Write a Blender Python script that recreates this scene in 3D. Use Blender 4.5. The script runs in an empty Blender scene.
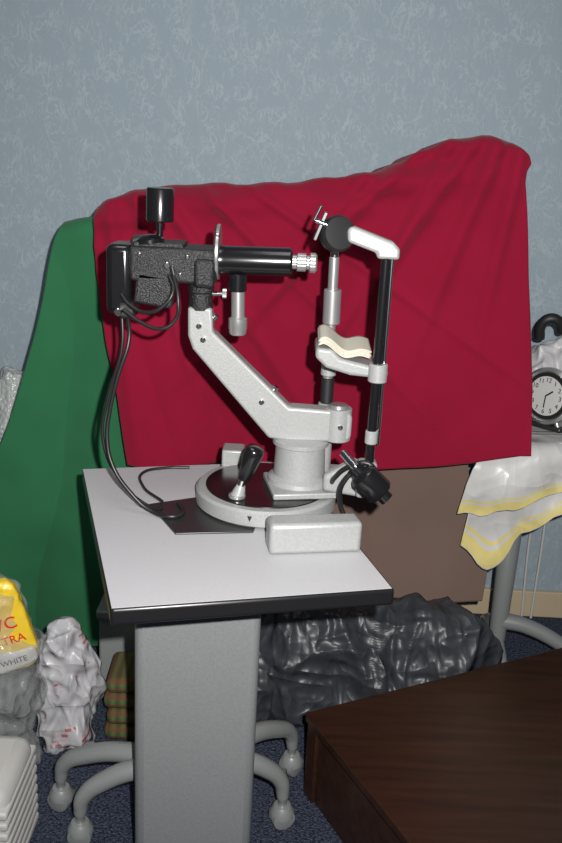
import bpy, bmesh, math, random
from mathutils import Vector, Matrix, noise
random.seed(4)
SC=bpy.context.scene
try:
    SC.view_settings.view_transform='Standard'
except Exception: pass
COL=SC.collection
# ------------------------------------------------------------ materials
def mat(name,col,rough=.5,metal=0,bump=None,var=None,spec=.5,alpha=1,coat=0,trans=0,ridge=None):
    m=bpy.data.materials.new(name);m.use_nodes=True
    nt=m.node_tree;b=nt.nodes['Principled BSDF']
    b.inputs['Base Color'].default_value=(*col,1);b.inputs['Roughness'].default_value=rough
    b.inputs['Metallic'].default_value=metal;b.inputs['Specular IOR Level'].default_value=spec
    b.inputs['Alpha'].default_value=alpha;b.inputs['Coat Weight'].default_value=coat
    b.inputs['Transmission Weight'].default_value=trans
    tc=nt.nodes.new('ShaderNodeTexCoord')
    if var:   # (scale, other colour, detail)
        n=nt.nodes.new('ShaderNodeTexNoise');n.inputs['Scale'].default_value=var[0];n.inputs['Detail'].default_value=var[2]
        nt.links.new(tc.outputs['Object'],n.inputs['Vector'])
        r=nt.nodes.new('ShaderNodeValToRGB');r.color_ramp.elements[0].position=.38;r.color_ramp.elements[1].position=.62
        r.color_ramp.elements[0].color=(*col,1);r.color_ramp.elements[1].color=(*var[1],1)
        nt.links.new(n.outputs['Fac'],r.inputs[0]);nt.links.new(r.outputs[0],b.inputs['Base Color'])
    if bump:  # (scale,strength,dist)
        n=nt.nodes.new('ShaderNodeTexNoise');n.inputs['Scale'].default_value=bump[0];n.inputs['Detail'].default_value=2
        nt.links.new(tc.outputs['Object'],n.inputs['Vector'])
        bp=nt.nodes.new('ShaderNodeBump');bp.inputs['Strength'].default_value=bump[1];bp.inputs['Distance'].default_value=bump[2]
        nt.links.new(n.outputs['Fac'],bp.inputs['Height']);nt.links.new(bp.outputs[0],b.inputs['Normal'])
    if ridge:  # crumpled film: creases from |noise| in stretched directions
        hs=[]
        for k,(rx,rz,st) in enumerate(((.3,.6,(1,1,.35)),(1.2,-.7,(.4,1,1)),(0,2.0,(1,.5,.6)))):
            mp=nt.nodes.new('ShaderNodeMapping');mp.inputs['Rotation'].default_value=(rx,rz,rx*.5);mp.inputs['Scale'].default_value=st
            n=nt.nodes.new('ShaderNodeTexNoise');n.inputs['Scale'].default_value=ridge[0]*(1+.5*k);n.inputs['Detail'].default_value=.6;n.inputs['Distortion'].default_value=.5
            nt.links.new(tc.outputs['Object'],mp.inputs[0]);nt.links.new(mp.outputs[0],n.inputs['Vector'])
            s=nt.nodes.new('ShaderNodeMath');s.operation='SUBTRACT';s.inputs[1].default_value=.5;nt.links.new(n.outputs['Fac'],s.inputs[0])
            a=nt.nodes.new('ShaderNodeMath');a.operation='ABSOLUTE';nt.links.new(s.outputs[0],a.inputs[0]);hs.append(a)
        a=nt.nodes.new('ShaderNodeMath');nt.links.new(hs[0].outputs[0],a.inputs[0]);nt.links.new(hs[1].outputs[0],a.inputs[1])
        c=nt.nodes.new('ShaderNodeMath');nt.links.new(a.outputs[0],c.inputs[0]);nt.links.new(hs[2].outputs[0],c.inputs[1])
        bp=nt.nodes.new('ShaderNodeBump');bp.invert=True;bp.inputs['Strength'].default_value=ridge[1];bp.inputs['Distance'].default_value=ridge[2]
        nt.links.new(c.outputs[0],bp.inputs['Height']);nt.links.new(bp.outputs[0],b.inputs['Normal'])
    return m
SILVER=mat('hammered_silver',(.35,.36,.355),.42,.15,(330,.35,.0009),(200,(.32,.33,.325),2))
SILVERS=mat('satin_silver',(.45,.45,.45),.33,.7)
CHROME=mat('chrome',(.65,.65,.65),.18,1)
BLK=mat('gloss_black',(.008,.008,.009),.2,0,spec=.6)
BLKM=mat('matt_black',(.012,.012,.013),.5)
WRINK=mat('wrinkle_black',(.012,.012,.013),.4,0,(420,1,.0025),spec=.6)
RUB=mat('black_rubber_cable',(.012,.012,.013),.4)
CREAM=mat('paper_cream',(.58,.55,.46),.8)
GREYH=mat('hammered_grey',(.24,.25,.255),.42,.15,(260,.4,.0008),(220,(.22,.23,.235),2))
BASEG=mat('base_grey_plastic',(.28,.30,.295),.33,.25)
TOPW=mat('laminate_white',(.435,.435,.45),.5,0,None,(500,(.465,.465,.48),2))
EDGE=mat('table_edge_black',(.010,.010,.011),.3)
DARKM=mat('dark_steel',(.07,.07,.075),.35,.7)
WHITEP=mat('white_plastic',(.52,.52,.50),.4)
REDT=mat('red_print',(.6,.02,.02),.5)
YEL=mat('yellow_pack',(.72,.5,.03),.35,ridge=(14,.5,.008))
BLACKBAG=mat('black_bin_liner',(.034,.038,.045),.42,0,spec=.55,ridge=(11,.8,.028))
WBAG=mat('white_bag_plastic',(.48,.48,.49),.4,0,ridge=(10,.8,.025))
def printed_bag():
    m=mat('printed_carrier_plastic',(.4,.4,.42),.33,0,ridge=(10,.9,.03))
    nt=m.node_tree;b=nt.nodes['Principled BSDF'];tc=nt.nodes.new('ShaderNodeTexCoord')
    br=nt.nodes.new('ShaderNodeTexBrick');br.inputs['Scale'].default_value=22;br.inputs['Color1'].default_value=(.4,.03,.04,1);br.inputs['Color2'].default_value=(.45,.45,.47,1)
    br.inputs['Mortar'].default_value=(.45,.45,.47,1);br.inputs['Mortar Size'].default_value=.06;br.inputs['Bias'].default_value=.1
    mp=nt.nodes.new('ShaderNodeMapping');mp.inputs['Rotation'].default_value=(math.pi/2,0,.3);nt.links.new(tc.outputs['Object'],mp.inputs[0]);nt.links.new(mp.outputs[0],br.inputs['Vector'])
    n=nt.nodes.new('ShaderNodeTexNoise');n.inputs['Scale'].default_value=11;nt.links.new(tc.outputs['Object'],n.inputs['Vector'])
    g=nt.nodes.new('ShaderNodeMath');g.operation='GREATER_THAN';g.inputs[1].default_value=.57;nt.links.new(n.outputs['Fac'],g.inputs[0])
    mi=nt.nodes.new('ShaderNodeMixRGB');mi.inputs[1].default_value=(.45,.45,.47,1);nt.links.new(g.outputs[0],mi.inputs[0]);nt.links.new(br.outputs[0],mi.inputs[2]);nt.links.new(mi.outputs[0],b.inputs['Base Color'])
    return m
PBAG=printed_bag()
CLEAR=mat('clear_polythene',(.45,.47,.46),.2,0,alpha=.28,spec=.9,ridge=(10,1,.03))
def bubble():
    m=mat('bubble_wrap_plastic',(.42,.45,.44),.3,spec=.7,alpha=.9)
    nt=m.node_tree;b=nt.nodes['Principled BSDF'];tc=nt.nodes.new('ShaderNodeTexCoord')
    v=nt.nodes.new('ShaderNodeTexVoronoi');v.inputs['Scale'].default_value=85;nt.links.new(tc.outputs['Object'],v.inputs['Vector'])
    bp=nt.nodes.new('ShaderNodeBump');bp.invert=True;bp.inputs['Strength'].default_value=.8;bp.inputs['Distance'].default_value=.006
    nt.links.new(v.outputs['Distance'],bp.inputs['Height']);nt.links.new(bp.outputs[0],b.inputs['Normal']);return m
BUB=bubble()
def cloth_mat(name,a,b2):
    m=mat(name,a,.9,0,(700,.25,.001),(3,b2,3),spec=.12)
    m.node_tree.nodes['Principled BSDF'].inputs['Sheen Weight'].default_value=.1
    return m
RED=cloth_mat('burgundy_cotton',(.235,.005,.026),(.205,.004,.022))
GRN=cloth_mat('green_cotton',(.026,.14,.06),(.021,.122,.052))
BRN=cloth_mat('brown_cotton',(.165,.113,.092),(.145,.1,.082))
def wallpaper():
    m=mat('blue_wallpaper',(.25,.33,.38),.75)
    nt=m.node_tree;b=nt.nodes['Principled BSDF'];tc=nt.nodes.new('ShaderNodeTexCoord')
    def nz(sc,det,dis,off,w=.03):
        mp=nt.nodes.new('ShaderNodeMapping');mp.inputs['Location'].default_value=(off,off,off)
        mp.inputs['Rotation'].default_value=(0,off*.9,0);mp.inputs['Scale'].default_value=(1,1,.55)
        nt.links.new(tc.outputs['Object'],mp.inputs[0])
        n=nt.nodes.new('ShaderNodeTexNoise');n.inputs['Scale'].default_value=sc;n.inputs['Detail'].default_value=det;n.inputs['Distortion'].default_value=dis
        nt.links.new(mp.outputs[0],n.inputs['Vector'])
        r=nt.nodes.new('ShaderNodeValToRGB');cr=r.color_ramp
        cr.elements[0].position=.5-w;cr.elements[0].color=(0,0,0,1);cr.elements[1].position=.5;cr.elements[1].color=(1,1,1,1)
        e=cr.elements.new(.5+w);e.color=(0,0,0,1);nt.links.new(n.outputs['Fac'],r.inputs[0]);return r
    a=nz(24,2.0,1.6,0,.035);c=nz(27,2.0,1.8,1.1,.035)
    mx=nt.nodes.new('ShaderNodeMath');mx.operation='MAXIMUM';nt.links.new(a.outputs[0],mx.inputs[0]);nt.links.new(c.outputs[0],mx.inputs[1])
    n=nt.nodes.new('ShaderNodeTexNoise');n.inputs['Scale'].default_value=20;nt.links.new(tc.outputs['Object'],n.inputs['Vector'])
    r=nt.nodes.new('ShaderNodeMapRange');r.inputs[1].default_value=.38;r.inputs[2].default_value=.56;nt.links.new(n.outputs['Fac'],r.inputs[0])
    mu=nt.nodes.new('ShaderNodeMath');mu.operation='MULTIPLY';nt.links.new(mx.outputs[0],mu.inputs[0]);nt.links.new(r.outputs[0],mu.inputs[1])
    mi=nt.nodes.new('ShaderNodeMixRGB');mi.inputs[1].default_value=(.268,.335,.378,1);mi.inputs[2].default_value=(.345,.415,.455,1)
    nt.links.new(mu.outputs[0],mi.inputs[0]);nt.links.new(mi.outputs[0],b.inputs['Base Color'])
    bp=nt.nodes.new('ShaderNodeBump');bp.inputs['Strength'].default_value=.15;bp.inputs['Distance'].default_value=.0008
    nt.links.new(mu.outputs[0],bp.inputs['Height']);nt.links.new(bp.outputs[0],b.inputs['Normal']);return m
WALL=wallpaper()
CARP=mat('blue_carpet',(.02,.03,.055),.95,0,(300,1,.01),(160,(.10,.12,.17),3),spec=.1)
def wood():
    m=mat('dark_mahogany',(.03,.01,.006),.4,spec=.4)
    nt=m.node_tree;b=nt.nodes['Principled BSDF'];tc=nt.nodes.new('ShaderNodeTexCoord')
    mp=nt.nodes.new('ShaderNodeMapping');mp.inputs['Rotation'].default_value=(0,0,-.46);mp.inputs['Scale'].default_value=(1.5,14,14)
    n=nt.nodes.new('ShaderNodeTexNoise');n.inputs['Scale'].default_value=3;n.inputs['Detail'].default_value=6
    r=nt.nodes.new('ShaderNodeValToRGB');r.color_ramp.elements[0].position=.3;r.color_ramp.elements[0].color=(.022,.009,.005,1)
    r.color_ramp.elements[1].position=.75;r.color_ramp.elements[1].color=(.042,.017,.009,1)
    nt.links.new(tc.outputs['Object'],mp.inputs[0]);nt.links.new(mp.outputs[0],n.inputs['Vector']);nt.links.new(n.outputs['Fac'],r.inputs[0]);nt.links.new(r.outputs[0],b.inputs['Base Color'])
    return m
WOOD=wood()
def striped_bag():
    m=mat('striped_bag_plastic',(.55,.55,.54),.3,0,spec=.7,ridge=(8,.6,.018))
    nt=m.node_tree;b=nt.nodes['Principled BSDF'];uv=nt.nodes.new('ShaderNodeUVMap')
    s=nt.nodes.new('ShaderNodeSeparateXYZ');r=nt.nodes.new('ShaderNodeValToRGB');r.color_ramp.interpolation='CONSTANT'
    W=(.52,.52,.51,1);Y=(.62,.53,.2,1);cr=r.color_ramp
    cr.elements[0].position=0;cr.elements[0].color=W;cr.elements[1].position=.78;cr.elements[1].color=Y
    for p,c in((.815,W),(.85,Y),(.985,W)):
        e=cr.elements.new(p);e.color=c
    nt.links.new(uv.outputs[0],s.inputs[0]);nt.links.new(s.outputs['Y'],r.inputs[0]);nt.links.new(r.outputs[0],b.inputs['Base Color']);return m
SBAG=striped_bag()
def plaid():
    m=mat('plaid_wool',(.05,.1,.04),.9)
    nt=m.node_tree;b=nt.nodes['Principled BSDF'];tc=nt.nodes.new('ShaderNodeTexCoord')
    w1=nt.nodes.new('ShaderNodeTexWave');w1.inputs['Scale'].default_value=14;w1.bands_direction='X'
    w2=nt.nodes.new('ShaderNodeTexWave');w2.inputs['Scale'].default_value=14;w2.bands_direction='Z'
    nt.links.new(tc.outputs['Object'],w1.inputs[0]);nt.links.new(tc.outputs['Object'],w2.inputs[0])
    a=nt.nodes.new('ShaderNodeMixRGB');a.inputs[1].default_value=(.03,.07,.02,1);a.inputs[2].default_value=(.08,.13,.04,1);nt.links.new(w1.outputs['Fac'],a.inputs[0])
    c=nt.nodes.new('ShaderNodeMixRGB');c.inputs[2].default_value=(.16,.02,.015,1)
    mm=nt.nodes.new('ShaderNodeMath');mm.operation='MULTIPLY';mm.inputs[1].default_value=.6;nt.links.new(w2.outputs['Fac'],mm.inputs[0])
    nt.links.new(mm.outputs[0],c.inputs[0]);nt.links.new(a.outputs[0],c.inputs[1]);nt.links.new(c.outputs[0],b.inputs['Base Color']);return m
PLAID=plaid()
# ------------------------------------------------------------ helpers
def empty(n,loc=(0,0,0),rot=(0,0,0)):
    o=bpy.data.objects.new(n,None);COL.objects.link(o);o.location=loc;o.rotation_euler=rot;o.empty_display_size=.05;return o
def fin(bm,name,m,par=None,smooth=True,ang=35,bevel=0,seg=3):
    bmesh.ops.recalc_face_normals(bm,faces=bm.faces[:])
    me=bpy.data.meshes.new(name);bm.to_mesh(me);bm.free()
    if smooth:
        for p in me.polygons:p.use_smooth=True
        try: me.set_sharp_from_angle(angle=math.radians(ang))
        except Exception: pass
    o=bpy.data.objects.new(name,me);COL.objects.link(o);me.materials.append(m)
    if bevel:
        b=o.modifiers.new('b','BEVEL');b.width=bevel;b.segments=seg;b.limit_method='ANGLE';b.angle_limit=.6;b.harden_normals=False
    if par:o.parent=par
    return o
def box(name,c,s,m,par=None,rz=0,bevel=.003,ry=0,rx=0,taper=1):
    bm=bmesh.new();bmesh.ops.create_cube(bm,size=1)
    for v in bm.verts:
        t=taper if v.co.z<0 else 1
        v.co=Vector((v.co.x*s[0]*t,v.co.y*s[1]*t,v.co.z*s[2]))
    M=Matrix.Translation(c)@Matrix.Rotation(rz,4,'Z')@Matrix.Rotation(ry,4,'Y')@Matrix.Rotation(rx,4,'X')
    bmesh.ops.transform(bm,matrix=M,verts=bm.verts)
    return fin(bm,name,m,par,bevel=bevel)
def lathe(name,p,d,prof,m,par=None,seg=40,flute=0,ang=35):
    d=Vector(d).normalized();q=Vector((0,0,1)).rotation_difference(d).to_matrix().to_4x4()
    bm=bmesh.new();rings=[]
    for r,h in prof:
        if r<1e-6: rings.append([bm.verts.new((0,0,h))])
        else:
            ring=[]
            for i in range(seg):
                rr=r*(1-(flute if i%2 else 0));a=2*math.pi*i/seg
                ring.append(bm.verts.new((rr*math.cos(a),rr*math.sin(a),h)))
            rings.append(ring)
    for a,b in zip(rings,rings[1:]):
        if len(a)==1 and len(b)==1:continue
        for i in range(seg):
            j=(i+1)%seg
            if len(a)==1:bm.faces.new((a[0],b[i],b[j]))
            elif len(b)==1:bm.faces.new((a[i],a[j],b[0]))
            else:bm.faces.new((a[i],a[j],b[j],b[i]))
    for rg in(rings[0],rings[-1]):
        if len(rg)>1:
            bm.faces.new(rg)
    bmesh.ops.transform(bm,matrix=Matrix.Translation(p)@q,verts=bm.verts)
    return fin(bm,name,m,par,ang=ang)
def cyl(name,p0,p1,r,m,par=None,r2=None,ch=.0015,seg=36,flute=0):
    p0=Vector(p0);p1=Vector(p1);L=(p1-p0).length;r2=r if r2 is None else r2
    return lathe(name,p0,p1-p0,[(0,0),(max(r-ch,.0005),0),(r,ch),(r2,L-ch),(max(r2-ch,.0005),L),(0,L)],m,par,seg,flute)
def prism(name,pts,y0,y1,m,par=None,bevel=.004):
    bm=bmesh.new();a=[bm.verts.new((x,y0,z)) for x,z in pts];b=[bm.verts.new((x,y1,z)) for x,z in pts]
    bm.faces.new(a);bm.faces.new(b[::-1])
    for i in range(len(pts)):
        j=(i+1)%len(pts);bm.faces.new((a[j],a[i],b[i],b[j]))
    return fin(bm,name,m,par,bevel=bevel)
def slab(name,pts,z0,z1,m,par=None,bevel=.002):
    bm=bmesh.new();a=[bm.verts.new((x,y,z0)) for x,y in pts];b=[bm.verts.new((x,y,z1)) for x,y in pts]
    bm.faces.new(a);bm.faces.new(b[::-1])
    for i in range(len(pts)):
        j=(i+1)%len(pts);bm.faces.new((a[j],a[i],b[i],b[j]))
    return fin(bm,name,m,par,bevel=bevel)
def tube(name,pts,r,m,par=None,radii=None,res=10,smoothc=True):
    cu=bpy.data.curves.new(name,'CURVE');cu.dimensions='3D';cu.bevel_depth=r;cu.bevel_resolution=5;cu.resolution_u=res;cu.use_fill_caps=True
    s=cu.splines.new('BEZIER');s.bezier_points.add(len(pts)-1)
    for i,p in enumerate(pts):
        bp=s.bezier_points[i];bp.co=p;bp.handle_left_type=bp.handle_right_type='AUTO'
        if radii:bp.radius=radii[i]
    o=bpy.data.objects.new(name,cu);COL.objects.link(o);cu.materials.append(m)
    if par:o.parent=par
    return o
def poly_at(pts,t):
    L=[(Vector(b)-Vector(a)).length for a,b in zip(pts,pts[1:])];T=sum(L)*t
    for i,l in enumerate(L):
        if T<=l or i==len(L)-1:
            return Vector(pts[i]).lerp(Vector(pts[i+1]),min(1,T/l) if l>0 else 0)
        T-=l
def smoothpoly(pts,n=3):
    pts=[Vector(p) for p in pts]
    for _ in range(n):
        q=[pts[0]]
        for a,b in zip(pts,pts[1:]):q+= [a.lerp(b,.25),a.lerp(b,.75)]
        q.append(pts[-1]);pts=q
    return pts
def drape(name,top,bot,left,right,y0,fold,m,back=0,nu=170,nv=140,par=None,sm=2,backdrop=.02,thick=.002):
    """cloth sheet: boundary curves in (x,z); left/right run top->bottom"""
    top,bot,left,right=[smoothpoly(c,sm) for c in(top,bot,left,right)]
    bm=bmesh.new();uvl=bm.loops.layers.uv.new('UVMap');G=[]
    c00,c10,c01,c11=top[0],top[-1],bot[0],bot[-1]
    nb=14 if back else 0
    TP=[poly_at(top,i/nu) for i in range(nu+1)];BP=[poly_at(bot,i/nu) for i in range(nu+1)]
    for j in range(-nb,nv+1):
        row=[];v=max(0,j/nv);lp_=poly_at(left,v);rp_=poly_at(right,v)
        for i in range(nu+1):
            u=i/nu
            P=(1-v)*TP[i]+v*BP[i]+(1-u)*lp_+u*rp_-((1-u)*(1-v)*c00+u*(1-v)*c10+(1-u)*v*c01+u*v*c11)
            y=y0+fold(P.x,P.y,u,v)
            sh=.05;dz=(TP[i].y-P.y)
            if back and dz<sh: y+=sh*.8*(1-math.sqrt(max(0,1-(1-dz/sh)**2)))
            z=P.y
            if j<0:
                k=-j/nb;y+=k*back;z-=k*backdrop
            row.append((bm.verts.new((P.x,y,z)),(u,v)))
        G.append(row)
    for a,b in zip(G,G[1:]):
        for i in range(nu):
            q=(a[i],a[i+1],b[i+1],b[i]);f=bm.faces.new([t[0] for t in q])
            for lp,t in zip(f.loops,q):lp[uvl].uv=t[1]
    o=fin(bm,name,m,par,ang=180)
    s=o.modifiers.new('s','SOLIDIFY');s.thickness=thick;s.offset=1
    return o
def N(x,y,z=0):return noise.noise(Vector((x,y,z)))
def bag_heap(name,c,s,m,par=None,amp=.03,sc=6,floor=None,seed=0,sub=6,e=.8,shape=None,sharp=1.6,nd=5,rot=None):
    """slumped film bag: rounded block with long creases"""
    rnd=random.Random(seed)
    bm=bmesh.new();bmesh.ops.create_icosphere(bm,subdivisions=sub,radius=1)
    Rs=[]
    for k in range(nd):
        R_=Matrix.Rotation(rnd.uniform(0,6.28),3,Vector((rnd.uniform(-1,1),rnd.uniform(-1,1),rnd.uniform(-1,1))).normalized())
        st=Vector((1.7,.45,1.0))*(1+.55*k)
        Rs.append((R_,st,Vector((rnd.uniform(0,50),rnd.uniform(0,50),rnd.uniform(0,50))),1/(1+.85*k)))
    for v in bm.verts:
        n=v.co.normalized()
        p=Vector((math.copysign(abs(n.x)**e,n.x)*s[0],math.copysign(abs(n.y)**e,n.y)*s[1],math.copysign(abs(n.z)**e,n.z)*s[2]))
        if shape:p=shape(p,n)
        h=0
        for R_,st,off,a in Rs:
            q=R_@(p*sc);q=Vector((q.x*st.x,q.y*st.y,q.z*st.z))+off
            q+=Vector((N(*(q*.6)),N(*(q*.6+Vector((9,2,4)))),0))*.7
            h+=a*((1-min(1,abs(noise.noise(q))*2.4))**sharp-.35)
        p+=n*amp*h
        if rot:p=rot@p
        v.co=p+Vector(c)
        if floor is not None and v.co.z<floor:v.co.z=floor
    return fin(bm,name,m,par,ang=180)
def text(name,body,loc,size,m,par=None,rot=(math.pi/2,0,0),ex=.0004,al='CENTER'):
    t=bpy.data.curves.new(name,'FONT');t.body=body;t.size=size;t.extrude=ex;t.align_x=al;t.align_y='CENTER';t.materials.append(m)
    o=bpy.data.objects.new(name,t);COL.objects.link(o);o.location=loc;o.rotation_euler=rot
    if par:o.parent=par
    return o
# ------------------------------------------------------------ room
box('floor',(0,1.0,-.01),(6,3.3,.02),CARP,bevel=0)
box('wall_back',(0,2.65,1.4),(6,.1,2.84),WALL,bevel=0)
box('baseboard_back',(0,2.592,.045),(6,.016,.09),mat('cream_gloss',(.5,.41,.28),.35),bevel=.004)
# ------------------------------------------------------------ cabinet under cloths
cab=empty('storage_cabinet')
CABM=mat('cabinet_dark_wood',(.05,.035,.03),.5)
box('carcass',(.0,2.38,.56),(.80,.20,1.12),CABM,cab,bevel=.01)
box('door_left',(-.2,2.272,.56),(.38,.015,1.05),CABM,cab);box('door_right',(.2,2.272,.56),(.38,.015,1.05),CABM,cab)
# ------------------------------------------------------------ cloths
def crease(t,p=1.0):
    return abs(math.sin(t))**p
def f_red(x,z,u,v):
    w=N(x*2.5,z*2.0+3)
    d=-.020*crease(9*x+2.2*(1.4-z)+1.6*w,.9)*(.15+.85*v)
    d+=.035*N(x*2.2+4,z*2.2)+.022*N(x*5+1.5*z,z*2.5-2)
    for a,b,wd,h in((.45,.30,.020,.024),(.40,.62,.020,.020),(.30,.95,.022,.018),(.50,.10,.016,.020),(.35,.42,.016,.014),(.22,.7,.018,.012)):
        d-=h*math.exp(-((x-a+(1.44-z)*b)/wd)**2)*max(0,1-v*1.2)
    for a,b,wd,h in((-.36,.35,.018,.022),(-.30,.75,.02,.020),(-.18,1.1,.018,.015),(-.42,.12,.016,.015),(-.05,1.6,.02,.012)):
        d-=h*math.exp(-((x-a-(1.29-z)*b)/wd)**2)*max(0,1-v*.9)
    d-=.010*crease(26*(x+.5)+9*z,.8)*math.exp(-((x+.28)/.15)**2)*v
    d+=.024*N(x*6,z*24)*max(0,1-v*4)
    return d+.006*N(x*10,z*8)
red=drape('burgundy_cloth',
 [(-.452,1.25),(-.435,1.27),(-.40,1.280),(-.37,1.297),(-.34,1.298),(-.29,1.310),(-.235,1.312),(-.17,1.324),(-.119,1.318),(-.05,1.332),(.0,1.328),(.06,1.346),(.11,1.346),(.15,1.362),(.19,1.362),(.225,1.384),(.25,1.388),(.275,1.412),(.31,1.420),(.34,1.444),(.38,1.445),(.43,1.458),(.46,1.448),(.487,1.441)],
 [(-.37,.648),(-.31,.645),(-.258,.646),(-.16,.655),(-.047,.660),(.09,.655),(.226,.659),(.33,.675),(.45,.69),(.53,.705),(.612,.722)],
 [(-.452,1.25),(-.455,1.15),(-.435,.98),(-.40,.84),(-.385,.74),(-.37,.648)],
 [(.487,1.441),(.53,1.41),(.512,1.375),(.528,1.31),(.555,1.15),(.58,.98),(.60,.84),(.612,.722)],2.10,f_red,RED,back=.34,sm=1,nu=200)
def f_grn(x,z,u,v):
    w=N(x*2,z*1.6)
    return -.045*crease(11*(x+.6)-2.2*(1-v)*u+1.5*w,.9)*(.12+.88*v)+.035*N(x*2+9,z*1.5)+.014*N(x*9,z*2.2)+.004*N(x*10,z*10)
drape('green_cloth',
 [(-.555,1.205),(-.50,1.222),(-.42,1.225),(-.2,1.225),(.05,1.225)],
 [(-.78,.15),(-.68,.08),(-.557,.065),(-.45,.09),(-.35,.12),(-.238,.144),(-.1,.13),(.02,.148)],
 [(-.555,1.205),(-.58,1.15),(-.605,1.0),(-.65,.84),(-.71,.64),(-.80,.5),(-.83,.35),(-.78,.15)],
 [(.05,1.225),(.03,.9),(.02,.5),(.02,.148)],2.20,f_grn,GRN,back=.28)
def f_brn(x,z,u,v):
    return -.020*crease(10*x+1.3*N(x*2,z*2))*(.2+v)+.03*N(x*2+2,z*1.5)+.018*N(x*7,z*3)
drape('brown_cloth',
 [(.06,.90),(.2,.90),(.46,.90)],
 [(.06,.24),(.15,.245),(.321,.252),(.44,.258),(.565,.268)],
 [(.06,.9),(.06,.6),(.06,.24)],
 [(.46,.90),(.485,.64),(.525,.5),(.572,.379),(.565,.268)],2.20,f_brn,BRN)
# ------------------------------------------------------------ instrument table
tab=empty('instrument_table')
slab('table_top',[(-.2395,1.2),(.1925,1.309),(.022,1.879),(-.411,1.769)],.7442,.745,TOPW,tab,bevel=0)
slab('edge_band',[(-.241,1.197),(.1985,1.308),(.027,1.884),(-.413,1.771)],.714,.7444,EDGE,tab,bevel=.006)
box('pedestal_column',(-.136,1.49,.385),(.228,.12,.66),GREYH,tab,rz=math.radians(6),bevel=.018)
box('pedestal_foot',(-.135,1.52,.10),(.19,.16,.16),BASEG,tab,rz=math.radians(6),bevel=.02)
def arm(i,e,h0=.185,start=(-.135,1.54)):
    e=Vector(e);s=Vector(start);d=(e-s)
    P=[(s.x,s.y,h0),(*(s+d*.45),h0+.005),(*(s+d*.8),h0-.03),(*(s+d*.97),h0-.07),(e.x,e.y,.075)]
    tube('base_arm_%d'%i,P,.019,BASEG,tab,[1.25,1.15,1.05,.9,.7])
    cyl('caster_stem_%d'%i,(e.x,e.y,.05),(e.x,e.y,.085),.010,SILVERS,tab)
    dd=Vector((-d.y,d.x,0)).normalized()
    for k in(-1,1):
        p=Vector((e.x,e.y,.0265))+dd*.006*k
        lathe('caster_wheel_%d%s'%(i,'ab'[k>0]),p,dd*k,[(0,0),(.024,0),(.026,.003),(.024,.012),(.012,.015),(0,.015)],BASEG,tab)
    lathe('caster_hood_%d'%i,(e.x,e.y,.03),(0,0,1),[(.027,0),(.026,.012),(.018,.024),(0,.028)],BASEG,tab)
for i,e in enumerate([(-.44,1.63),(-.375,1.53),(.045,1.61),(.065,1.78)]):arm(i+1,e)
# ------------------------------------------------------------ keratometer
K=empty('keratometer')
Yc=1.64
slab('ground_plate',[(-.245,1.595),(-.178,1.468),(-.04,1.493),(-.03,1.56),(-.16,1.64)],.745,.7485,DARKM,K,bevel=.001)
lathe('base_disc',(-.022,Yc,.7485),(0,0,1),[(0,0),(.132,0),(.137,.004),(.137,.028),(.132,.033),(.118,.0335),(0,.0335)],SILVER,K,seg=72)
lathe('base_disc_cover',(-.022,Yc,.781),(0,0,1),[(0,0),(.119,0),(.118,.003),(.10,.004),(0,.0045)],BLK,K,seg=72)
box('swivel_plate',(.045,1.625,.791),(.13,.12,.012),SILVER,K,rz=.2,bevel=.003)
lathe('hub',(.04,1.64,.795),(0,0,1),[(0,0),(.062,0),(.060,.010),(.050,.016),(.048,.06),(.048,.075),(.054,.078),(.054,.086),(.04,.09),(0,.09)],SILVER,K,seg=56)
prism('lower_link',[(.085,.80),(.16,.79),(.17,.85),(.14,.865),(.085,.83)],1.575,1.60,SILVER,K,bevel=.006)
box('post_clamp',(.163,1.565,.835),(.035,.035,.07),SILVER,K,bevel=.006)
box('rail_block',(.12,1.70,.79),(.05,.03,.03),SILVER,K)
box('stop_block',(-.095,1.76,.78),(.045,.05,.07),SILVER,K,bevel=.004)
box('front_weight',(.067,1.442,.7735),(.163,.048,.057),SILVER,K,rz=math.radians(11),bevel=.008)
box('scale_plate',(.083,1.515,.766),(.034,.008,.022),SILVERS,K,rz=.5,bevel=.001)
for k in range(3):cyl('scale_screw_%d'%k,(.072+.011*k,1.508,.764+.004*(k%2)),(.072+.011*k,1.500,.764+.004*(k%2)),.0025,DARKM,K,seg=12)
prism('index_mark',[(-.052,.772),(-.044,.772),(-.048,.762)],1.503,1.508,BLKM,K,bevel=0)
# joystick
cyl('joystick_ring',(-.075,1.56,.785),(-.075,1.56,.792),.016,SILVERS,K)
cyl('joystick_stem',(-.075,1.56,.787),(-.062,1.56,.835),.007,CHROME,K)
lathe('joystick_boot',(-.074,1.56,.787),(.26,0,1),[(0,0),(.014,0),(.011,.014),(.008,.024),(0,.024)],SILVER,K)
lathe('joystick_grip',(-.064,1.56,.822),(.32,-.05,1),[(0,0),(.011,0),(.0125,.003),(.018,.05),(.018,.062),(.014,.069),(0,.071)],BLK,K,ang=60)
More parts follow.
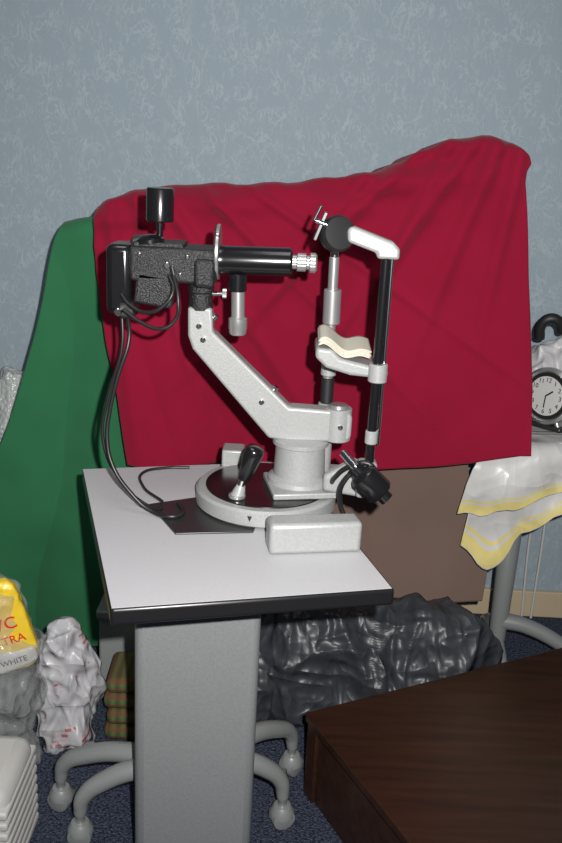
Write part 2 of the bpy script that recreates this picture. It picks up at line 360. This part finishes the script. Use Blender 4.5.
# swing arm
prism('swing_arm',[(-.180,1.128),(-.136,1.128),(-.133,1.084),(.014,.947),(.085,.945),(.125,.945),(.134,.935),(.134,.893),(.125,.884),(.02,.880),(-.022,.884),(-.170,1.050),(-.179,1.075)],1.62,1.66,SILVER,K,bevel=.005)
cyl('arm_pivot',(.108,1.64,.883),(.108,1.64,.947),.026,SILVER,K)
lathe('arm_pivot_cap',(.108,1.64,.947),(0,0,1),[(0,0),(.018,0),(.017,.006),(0,.008)],SILVERS,K)
for i,(x,z) in enumerate([(-.158,1.095),(-.038,.957),(.112,.915),(-.15,1.07)]):
    cyl('arm_bolt_%d'%i,(x,1.621,z),(x,1.610,z),.005,CHROME,K,seg=16)
cyl('arm_knob_a',(-.024,1.64,.962),(-.012,1.64,.982),.007,CHROME,K)
cyl('arm_knob_b',(-.140,1.64,1.10),(-.128,1.64,1.112),.006,CHROME,K)
# neck
lathe('neck',(-.158,1.64,1.122),(0,0,1),[(0,0),(.022,0),(.023,.006),(.0215,.010),(.0215,.03),(.024,.033),(.024,.055),(0,.055)],WRINK,K)
cyl('neck_screw',(-.138,1.635,1.152),(-.115,1.635,1.154),.004,CHROME,K)
lathe('neck_screw_knob',(-.118,1.635,1.154),(1,0,0),[(0,0),(.009,0),(.009,.007),(0,.008)],SILVERS,K,flute=.1)
# head
box('lamp_housing',(-.302,1.635,1.174),(.046,.075,.125),BLK,K,bevel=.012)
box('lamp_cover',(-.288,1.625,1.12),(.03,.06,.03),BLKM,K,bevel=.006)
box('head_body',(-.205,1.635,1.205),(.155,.085,.062),WRINK,K,bevel=.007)
box('head_lower',(-.237,1.63,1.16),(.07,.075,.058),WRINK,K,bevel=.006,ry=.12)
box('head_front',(-.148,1.625,1.195),(.036,.09,.05),WRINK,K,bevel=.008)
box('head_top_plate',(-.232,1.635,1.238),(.09,.06,.010),WRINK,K,bevel=.003)
box('head_ridge',(-.272,1.635,1.243),(.02,.05,.014),BLKM,K,bevel=.004)
lathe('head_dome',(-.25,1.625,1.24),(-.1,0,1),[(0,0),(.026,0),(.026,.006),(.017,.013),(0,.015)],BLK,K)
cyl('knob_stem',(-.234,1.635,1.24),(-.234,1.635,1.282),.006,BLK,K)
lathe('focus_knob',(-.234,1.635,1.277),(.01,0,1),[(0,0),(.023,0),(.0245,.002),(.0245,.055),(.023,.058),(0,.058)],BLK,K,seg=48)
for i,(x,z,r) in enumerate([(-.213,1.207,.006),(-.178,1.222,.004),(-.14,1.21,.004),(-.262,1.222,.004),(-.30,1.12,.007),(-.19,1.19,.004)]):
    cyl('head_screw_%d'%i,(x,1.60,z),(x,1.583 if r<.006 else 1.578,z),r,CHROME,K,seg=18)
cyl('side_lever',(-.205,1.585,1.205),(-.195,1.575,1.172),.004,CHROME,K)
# telescope
lathe('collar_disc',(-.134,1.635,1.228),(1,0,0),[(0,0),(.046,0),(.048,.001),(.048,.006),(.046,.007),(0,.007)],WRINK,K,seg=56)
lathe('collar_rim',(-.131,1.635,1.228),(1,0,0),[(.0485,0),(.0495,.001),(.0495,.005),(.0485,.006)],SILVERS,K,seg=56)
cyl('collar_pin',(-.131,1.60,1.262),(-.124,1.60,1.262),.004,CHROME,K,seg=16)
lathe('telescope_tube',(-.129,1.635,1.214),(1,0,.02),[(0,0),(.0265,0),(.0265,.012),(.0255,.014),(.0255,.131),(.022,.135),(0,.135)],BLK,K,seg=48)
lathe('eyepiece',(.006,1.635,1.217),(1,0,.0),[(0,0),(.0125,0),(.0125,.007),(.0165,.009),(.0165,.024),(.0125,.026),(.0125,.030),(.018,.032),(.018,.041),(.015,.044),(.011,.044),(.011,.038),(0,.038)],SILVERS,K,seg=48,flute=.04)
cyl('drum_socket',(-.091,1.63,1.192),(-.091,1.63,1.16),.0165,BLK,K)
lathe('measuring_drum',(-.090,1.63,1.163),(.03,0,-1),[(0,0),(.0125,0),(.0125,.05),(.0175,.053),(.0175,.072),(.0165,.074),(.0165,.079),(.014,.083),(0,.083)],SILVERS,K,seg=40,flute=.03)
# cables
tube('power_cable',[(-.29,1.62,1.11),(-.283,1.60,1.07),(-.302,1.59,1.0),(-.318,1.59,.93),(-.322,1.585,.88),(-.31,1.575,.83),(-.275,1.56,.785),(-.235,1.55,.754),(-.19,1.53,.753),(-.175,1.55,.753),(-.19,1.60,.7525)],.0040,RUB,K)
tube('power_cable_tail',[(-.30,1.62,1.12),(-.298,1.61,1.05),(-.325,1.61,.95),(-.335,1.61,.87),(-.30,1.60,.79),(-.25,1.58,.754),(-.215,1.56,.753)],.0032,RUB,K)
tube('head_cable_a',[(-.21,1.585,1.19),(-.20,1.565,1.165),(-.215,1.56,1.14),(-.245,1.565,1.125),(-.28,1.58,1.135),(-.295,1.59,1.15)],.0035,RUB,K)
tube('head_cable_b',[(-.205,1.585,1.2),(-.19,1.56,1.15),(-.195,1.56,1.115),(-.22,1.56,1.098),(-.255,1.57,1.105),(-.29,1.58,1.125)],.0035,RUB,K)
tube('table_cable',[(-.22,1.60,.7525),(-.27,1.68,.7495),(-.28,1.76,.7495),(-.24,1.79,.7495),(-.19,1.80,.7495)],.003,RUB,K)
tube('lower_cable',[(.10,1.60,.80),(.105,1.56,.835),(.13,1.53,.870),(.160,1.52,.880),(.18,1.52,.86)],.0048,RUB,K)
tube('lower_cable_b',[(.128,1.53,.765),(.115,1.53,.80),(.120,1.52,.845),(.145,1.515,.868),(.165,1.515,.86)],.0048,RUB,K)
# chin rest
lathe('height_knob',(.135,1.515,.874),(.75,-.12,-.66),[(0,0),(.014,0),(.014,.014),(.022,.018),(.0265,.024),(.0265,.064),(.023,.070),(.013,.071),(.013,.084),(0,.085)],BLK,K,seg=36)
cyl('knob_axle',(.116,1.55,.888),(.140,1.515,.872),.008,CHROME,K)
cyl('black_post',(.166,1.56,.85),(.166,1.56,1.25),.0085,BLK,K)
cyl('post_collar_low',(.166,1.56,.905),(.166,1.56,.93),.0115,SILVER,K)
cyl('post_rod',(.179,1.565,.90),(.177,1.565,1.245),.0035,CHROME,K,seg=14)
cyl('silver_column',(.086,1.675,.93),(.083,1.675,1.225),.0095,SILVERS,K)
cyl('column_sleeve',(.085,1.675,1.10),(.084,1.675,1.165),.0165,SILVERS,K)
cyl('column_sleeve_low',(.086,1.675,1.0),(.086,1.675,1.06),.0145,SILVER,K)
cyl('column_gaiter',(.086,1.675,.945),(.086,1.675,.995),.0125,BLKM,K)
cyl('column_base',(.086,1.675,.80),(.086,1.675,.945),.016,SILVER,K)
cyl('column_top',(.083,1.675,1.22),(.083,1.675,1.25),.008,CHROME,K)
prism('chin_bracket',[(.055,1.060),(.075,1.042),(.12,1.030),(.185,1.026),(.188,1.042),(.15,1.05),(.10,1.06),(.085,1.076),(.056,1.078)],1.56,1.66,SILVER,K,bevel=.006)
cyl('chin_bracket_clamp',(.168,1.56,1.022),(.168,1.56,1.055),.017,SILVER,K)
def tissue(name,z0,dx):
    bm=bmesh.new();nx,ny=24,12;G=[]
    for j in range(ny+1):
        row=[]
        for i in range(nx+1):
            a=i/nx*2-1;b_=j/ny
            x=.107+dx+.047*a;y=1.565+.09*b_+.006*a
            z=z0-.014*a+.010*a*a-.004*math.cos(a*5)+.006*(b_-.5)
            if a<-.8:z-=.03*(-.8-a)
            row.append(bm.verts.new((x,y,z)))
        G.append(row)
    for p_,q_ in zip(G,G[1:]):
        for i in range(nx):bm.faces.new((p_[i],p_[i+1],q_[i+1],q_[i]))
    o=fin(bm,name,CREAM,K,ang=180);s=o.modifiers.new('s','SOLIDIFY');s.thickness=.0012
for i in range(6):tissue('chin_tissue_%d'%i,1.070+.0022*i,.0012*(i%3)-.001)
# forehead rest
prism('brow_bracket',[(.096,1.288),(.106,1.293),(.175,1.270),(.188,1.258),(.188,1.24),(.150,1.24),(.148,1.250),(.098,1.266)],1.55,1.58,SILVER,K,bevel=.006)
lathe('brow_pad',(.075,1.575,1.275),(.35,-.9,.2),[(0,-.006),(.018,-.005),(.028,0),(.031,.006),(.031,.02),(.027,.026),(0,.028)],BLKM,K,seg=40)
box('brow_clip',(.050,1.56,1.290),(.006,.022,.05),DARKM,K,ry=.35,bevel=.001)
cyl('brow_clip_screw',(.040,1.55,1.30),(.064,1.55,1.292),.004,CHROME,K,seg=14)
cyl('brow_clip_arm',(.05,1.555,1.325),(.038,1.555,1.298),.003,DARKM,K,seg=14)
# ------------------------------------------------------------ low chest
ch=empty('wooden_chest')
cu_=Vector((.895,.446));cw=Vector((.446,-.895));O=Vector((.087,1.72))
def cp(a,b):
    p=O+cu_*a+cw*b;return(p.x,p.y)
slab('chest_top',[cp(0,0),cp(.78,0),cp(.78,.62),cp(0,.62)],.190,.212,WOOD,ch,bevel=.004)
slab('chest_body',[cp(.012,.012),cp(.77,.012),cp(.77,.61),cp(.012,.61)],.0,.19,WOOD,ch,bevel=.003)
for i,b in enumerate((.008,.57)):
    slab('chest_stile_%d'%i,[cp(.004,b),cp(.026,b),cp(.026,b+.04),cp(.004,b+.04)],.001,.19,WOOD,ch,bevel=.002)
# ------------------------------------------------------------ black bags
def slump(p,n):
    k=1-.22*max(0,n.z)*(.5+.5*math.sin(p.x*14+1))
    return Vector((p.x,p.y*(1-.25*max(0,n.z)),p.z*k))
bag_heap('black_bin_bag',(.25,2.055,.13),(.33,.12,.20),BLACKBAG,amp=.030,sc=3.2,floor=0,seed=1,sub=7,shape=slump,sharp=1.4,nd=5)
bag_heap('black_bin_bag',(-.09,2.0,.07),(.11,.10,.12),BLACKBAG,amp=.022,sc=4,floor=0,seed=9,sharp=1.4,nd=5)
# ------------------------------------------------------------ left clutter
bag_heap('white_carrier_bag',(-.488,1.865,.155),(.068,.065,.185),PBAG,amp=.028,sc=5,floor=0,seed=3,sharp=1.4,nd=5,
   shape=lambda p,n:Vector((p.x*(1-.2*n.z),p.y*(1-.2*n.z),p.z)))
cb=empty('clear_bag_of_packets')
bag_heap('clear_film',(-.63,1.675,.27),(.13,.075,.31),CLEAR,cb,amp=.026,sc=4.5,floor=0,seed=7,sharp=1.4,nd=5)
Rp=Matrix.Rotation(.2,3,'Z')@Matrix.Rotation(-.28,3,'Y')
PC=Vector((-.560,1.655,.43))
bag_heap('packet',PC,(.056,.018,.105),YEL,cb,amp=.005,sc=10,seed=2,sub=5,e=.45,rot=Rp)
bag_heap('packet_label',PC+Rp@Vector((.004,-.006,-.075)),(.048,.018,.022),WHITEP,cb,amp=.003,sc=10,seed=4,sub=4,e=.45,rot=Rp)
bag_heap('packet_red',(-.625,1.66,.56),(.035,.015,.03),REDT,cb,amp=.008,sc=10,seed=5,sub=4,e=.5,rot=Rp)
box('carton_inside',(-.67,1.68,.14),(.12,.07,.26),WHITEP,cb,rz=.1,bevel=.008)
tr=Rp.to_4x4()@Matrix.Rotation(math.pi/2,4,'X')
for nm,tx,dz,sz,mm_ in(('packet_text_a','PVC',.014,.038,REDT),('packet_text_b','EXTRA',-.024,.026,REDT),('packet_text_c','WHITE',-.074,.018,BLKM)):
    o=text(nm,tx,PC+Rp@Vector((.004,-.027,dz)),sz,mm_,cb);o.rotation_euler=tr.to_euler()
wb=empty('white_ribbed_box')
box('shell',(-.60,1.47,.12),(.25,.20,.24),WHITEP,wb,bevel=.03)
for i in range(8):box('rib_%d'%i,(-.60,1.47,.03+.024*i),(.256,.206,.018),WHITEP,wb,bevel=.006)
bag_heap('bubble_wrap_bundle',(-.74,2.40,.36),(.14,.10,.42),BUB,amp=.025,sc=5,floor=0,seed=21,nd=4)
pb=empty('plaid_blanket')
for i in range(4):box('fold_%d'%i,(-.33+.004*(i%2),1.93,.022+.044*i),(.13,.14,.04),PLAID,pb,bevel=.016,rz=.05*(i%2))
gb=empty('grey_storage_box')
box('body',(-.36,2.075,.12),(.16,.09,.24),BASEG,gb,bevel=.008);box('lid',(-.36,2.075,.25),(.17,.10,.025),BASEG,gb,bevel=.006)
# ------------------------------------------------------------ right side table
rt=empty('side_table')
box('side_top',(.87,2.36,.705),(.66,.42,.03),WHITEP,rt,bevel=.006)
lathe('leg',(.645,2.27,.03),(0,0,1),[(0,0),(.022,0),(.028,.3),(.032,.66),(0,.66)],BASEG,rt)
cyl('leg_b',(1.1,2.4,.03),(1.1,2.4,.69),.028,BASEG,rt)
tube('foot_arm',[(.645,2.27,.16),(.72,2.26,.15),(.85,2.24,.09),(.95,2.235,.025)],.022,BASEG,rt,[1.1,1,.9,.8])
tube('foot_arm_b',[(.645,2.27,.09),(.645,2.21,.06),(.645,2.16,.022)],.022,BASEG,rt)
tube('foot_arm_c',[(.645,2.27,.09),(.66,2.4,.08),(.67,2.5,.025)],.022,BASEG,rt)
def f_bag(s):
    return lambda x,z,u,v:.025*N(x*7+s,z*7)-.018*crease(12*x+s+4*z)*v+.006*abs(N(x*18+s,z*12+x*7))
bag=empty('striped_plastic_bag')
drape('bag_back_layer',[(.52,.725),(.7,.728),(.95,.73)],[(.476,.455),(.50,.44),(.53,.40),(.556,.390),(.60,.43),(.62,.48),(.66,.50),(.716,.565),(.95,.66)],[(.52,.725),(.49,.6),(.476,.455)],[(.95,.73),(.95,.66)],2.125,f_bag(3),SBAG,nu=110,nv=90,par=bag,sm=1,back=.09,backdrop=.0)
drape('bag_front_layer',[(.50,.722),(.6,.735),(.7,.738),(.95,.74)],[(.455,.548),(.48,.555),(.52,.545),(.56,.575),(.6,.575),(.65,.61),(.71,.62),(.95,.68)],[(.50,.722),(.47,.66),(.455,.548)],[(.95,.74),(.95,.68)],2.095,f_bag(8),SBAG,nu=110,nv=90,par=bag,sm=1,back=.07,backdrop=.0)
bag_heap('white_plastic_bag',(.80,2.42,.83),(.13,.07,.125),WBAG,amp=.03,sc=5,floor=.721,seed=12,sharp=1.4,nd=4)
tube('black_strap',[(.675,2.36,.955),(.672,2.35,.99),(.69,2.34,1.012),(.715,2.34,1.005),(.73,2.35,.98)],.014,BLKM)
# alarm clock
ck=empty('alarm_clock',(.69,2.255,.826),(math.radians(-6),0,math.radians(-48)))
lathe('case',(0,.03,0),(0,-1,0),[(0,0),(.055,0),(.068,.01),(.074,.03),(.074,.042),(.066,.048),(.060,.040),(0,.040)],SILVERS,ck,seg=56)
lathe('face_ring',(0,-.0105,0),(0,-1,0),[(.061,0),(.061,.002),(0,.0022)],BLKM,ck,seg=56)
lathe('dial',(0,-.0130,0),(0,-1,0),[(0,0),(.051,0),(.051,.001),(0,.001)],WHITEP,ck,seg=56)
for i in range(1,13):
    a=math.radians(90-30*i);text('numeral_%d'%i,str(i),(.041*math.cos(a),-.0145,.041*math.sin(a)),.017,BLKM,ck)
box('hour_hand',(.009,-.0155,.008),(.024,.001,.004),BLKM,ck,ry=-.7,bevel=0)
box('minute_hand',(0,-.016,-.015),(.003,.001,.032),BLKM,ck,bevel=0)
for s in(-1,1):cyl('foot_%s'%('l' if s<0 else 'r'),(.03*s,.01,-.062),(.04*s,.01,-.082),.007,SILVERS,ck)
box('base_bar',(0,.01,-.080),(.11,.035,.012),DARKM,ck,bevel=.004)
wc=empty('wall_cables')
tube('cable_a',[(.80,2.57,.0045),(.79,2.57,.3),(.80,2.57,.685)],.004,WHITEP,wc);tube('cable_b',[(.83,2.57,.0045),(.83,2.57,.35),(.815,2.57,.685)],.004,WHITEP,wc)
# ------------------------------------------------------------ light and camera
p=math.radians(17.5);r=math.radians(2.92)
L=bpy.data.lights.new('flash','SPOT');L.energy=215;L.shadow_soft_size=.012;L.color=(1,.975,.95);L.spot_size=math.radians(105);L.spot_blend=1
lo=bpy.data.objects.new('camera_flash',L);COL.objects.link(lo);lo.location=(.07,0,1.50);lo.rotation_euler=(math.pi/2-math.radians(15),0,0)
A=bpy.data.lights.new('fill_area','AREA');A.energy=8;A.size=.8  # added overhead fill, not a known fitting; softens shadows and models cloth folds
ao=bpy.data.objects.new('overhead_fill',A);COL.objects.link(ao);ao.location=(-.3,1.2,2.7)
w=bpy.data.worlds.new('w');SC.world=w;w.use_nodes=True;w.node_tree.nodes['Background'].inputs[0].default_value=(.75,.85,1,1);w.node_tree.nodes['Background'].inputs[1].default_value=.06
cam=bpy.data.cameras.new('camera');co=bpy.data.objects.new('camera',cam);COL.objects.link(co)
cam.sensor_fit='VERTICAL';cam.sensor_height=24;cam.lens=900/843*24
R=Vector((1,0,0));U=Vector((0,math.sin(p),math.cos(p)));F=Vector((0,math.cos(p),-math.sin(p)))
cx=R*math.cos(r)+U*math.sin(r);cy=U*math.cos(r)-R*math.sin(r);cz=-F
M=Matrix((cx,cy,cz)).transposed().to_4x4();M.translation=(0,0,1.43);co.matrix_world=M
SC.camera=co
